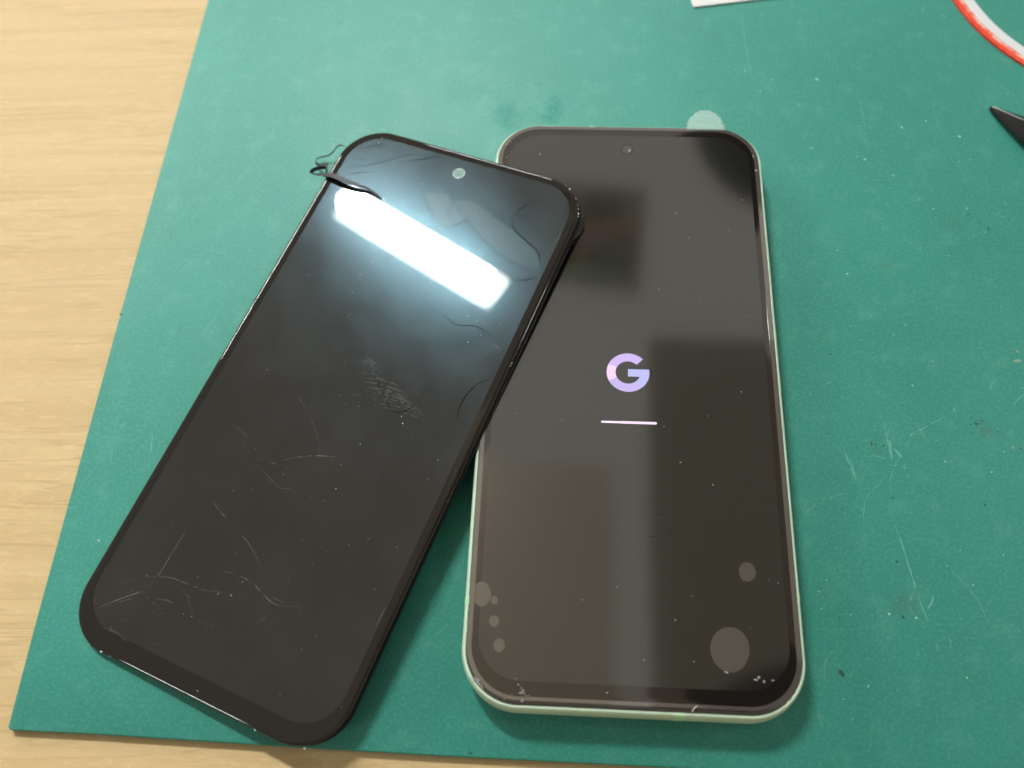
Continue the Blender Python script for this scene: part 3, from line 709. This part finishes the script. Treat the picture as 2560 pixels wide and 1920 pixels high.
ceiling_lamp((-3.30, 2.05, 1.50), (-2.40, 2.75, 1.50), 40, 150.0)
ceiling_lamp((-0.55, 3.45, 1.50), (0.05, 3.05, 1.50), 30, 110.0)
ceiling_lamp((1.25, 0.40, 1.50), (1.50, 0.22, 1.50), 25, 60.0)
ceiling_lamp((-2.30, -1.35, 1.50), (-1.90, -1.65, 1.50), 25, 70.0)  # weak unseen lamp, added to put a glint on the display's bottom edge

def overhead(name, x0, x1, y0, y1, z, color, r=6, h=40, rough=0.8, turn=0):
    V, F = loft([ring3(rrect(x0, x1, y0, y1, r, 5), z), ring3(rrect(x0, x1, y0, y1, r, 5), z + h)])
    if turn:
        cx, cy, a = (x0 + x1) / 2, (y0 + y1) / 2, math.radians(turn)
        V = [(cx + (x - cx) * math.cos(a) - (y - cy) * math.sin(a), cy + (x - cx) * math.sin(a) + (y - cy) * math.cos(a), z) for x, y, z in V]
    return tag(link(name, V, F, material(name, color, rough), None), kind="structure")
overhead("reflected_dark_panel", 172, 560, -700, 812, 1500, (0.32, 0.30, 0.26))  # unseen panel, made up to give the dark block in the reflections
overhead("reflected_mid_panel", -330, 108, -700, 540, 1560, (0.66, 0.60, 0.52))  # unseen panel, made up for the slightly darker reflected area
overhead("reflected_backing", -260, 172, 945, 1215, 1500, (0.34, 0.32, 0.29), turn=-4)  # unseen backing, made up for the dark patch in the reflections
reflected_slabs = [(-70, 20, 1085, 1140, (0.30, 0.28, 0.25)), (35, 120, 1095, 1150, (0.17, 0.165, 0.16)), (-40, 60, 1052, 1080, (0.58, 0.40, 0.28)),
         (66, 150, 1046, 1078, (0.50, 0.33, 0.23)), (-60, 10, 1024, 1046, (0.34, 0.27, 0.33)), (16, 100, 1020, 1042, (0.46, 0.35, 0.40)),
         (106, 150, 1012, 1040, (0.28, 0.24, 0.22)), (-80, 40, 985, 1014, (0.50, 0.34, 0.22)), (46, 128, 980, 1008, (0.22, 0.25, 0.18)), (-80, 130, 952, 976, (0.13, 0.17, 0.11))]
for x0, x1, y0, y1, c in reflected_slabs:
    overhead("reflected_slab", x0, x1, y0, y1, 1450, c, r=9, turn=rng.uniform(-7, 0))  # made-up slabs that give the reflection its coloured bands
V, F = [], []
rings = []
for k in range(1, 12):
    t = PI * k / 12
    rings.append([(500 + 205 * math.sin(t) * math.cos(2 * PI * i / 24), 1425 + 255 * math.sin(t) * math.sin(2 * PI * i / 24), 1500 - 150 * math.cos(t)) for i in range(24)])
V, F = loft(rings)
tag(link("reflected_blob", V, F, material("blob_black", (0.010, 0.009, 0.009), 0.8, ior=1.1), None, smooth=60), kind="structure")  # unseen ellipsoid, added to reflect as the black corner patch
# unseen slab and blob, added behind and above the camera to darken near edges
V, F = loft([ring3(rrect(-900, 1000, -1300, -900, 8, 3), -700), ring3(rrect(-900, 1000, -1300, -900, 8, 3), 1150)])
tag(link("light_blocker", V, F, material("blocker_dark", (0.13, 0.115, 0.10), 0.6)), kind="structure")
rings = []
for k in range(1, 12):
    t = PI * k / 12
    rings.append([(185 + 96 * math.sin(t) * math.cos(2 * PI * i / 24), -34 + 46 * math.sin(t) * math.sin(2 * PI * i / 24) + 0.1 * 86 * math.sin(t) * math.cos(2 * PI * i / 24), 500 - 40 * math.cos(t)) for i in range(24)])
V, F = loft(rings)
tag(link("reflected_blob", V, F, material("blob_brown", (0.018, 0.009, 0.008), 0.8, ior=1.1), None, smooth=60), kind="structure")  # unseen ellipsoid, added for the dark reddish corner of the reflection
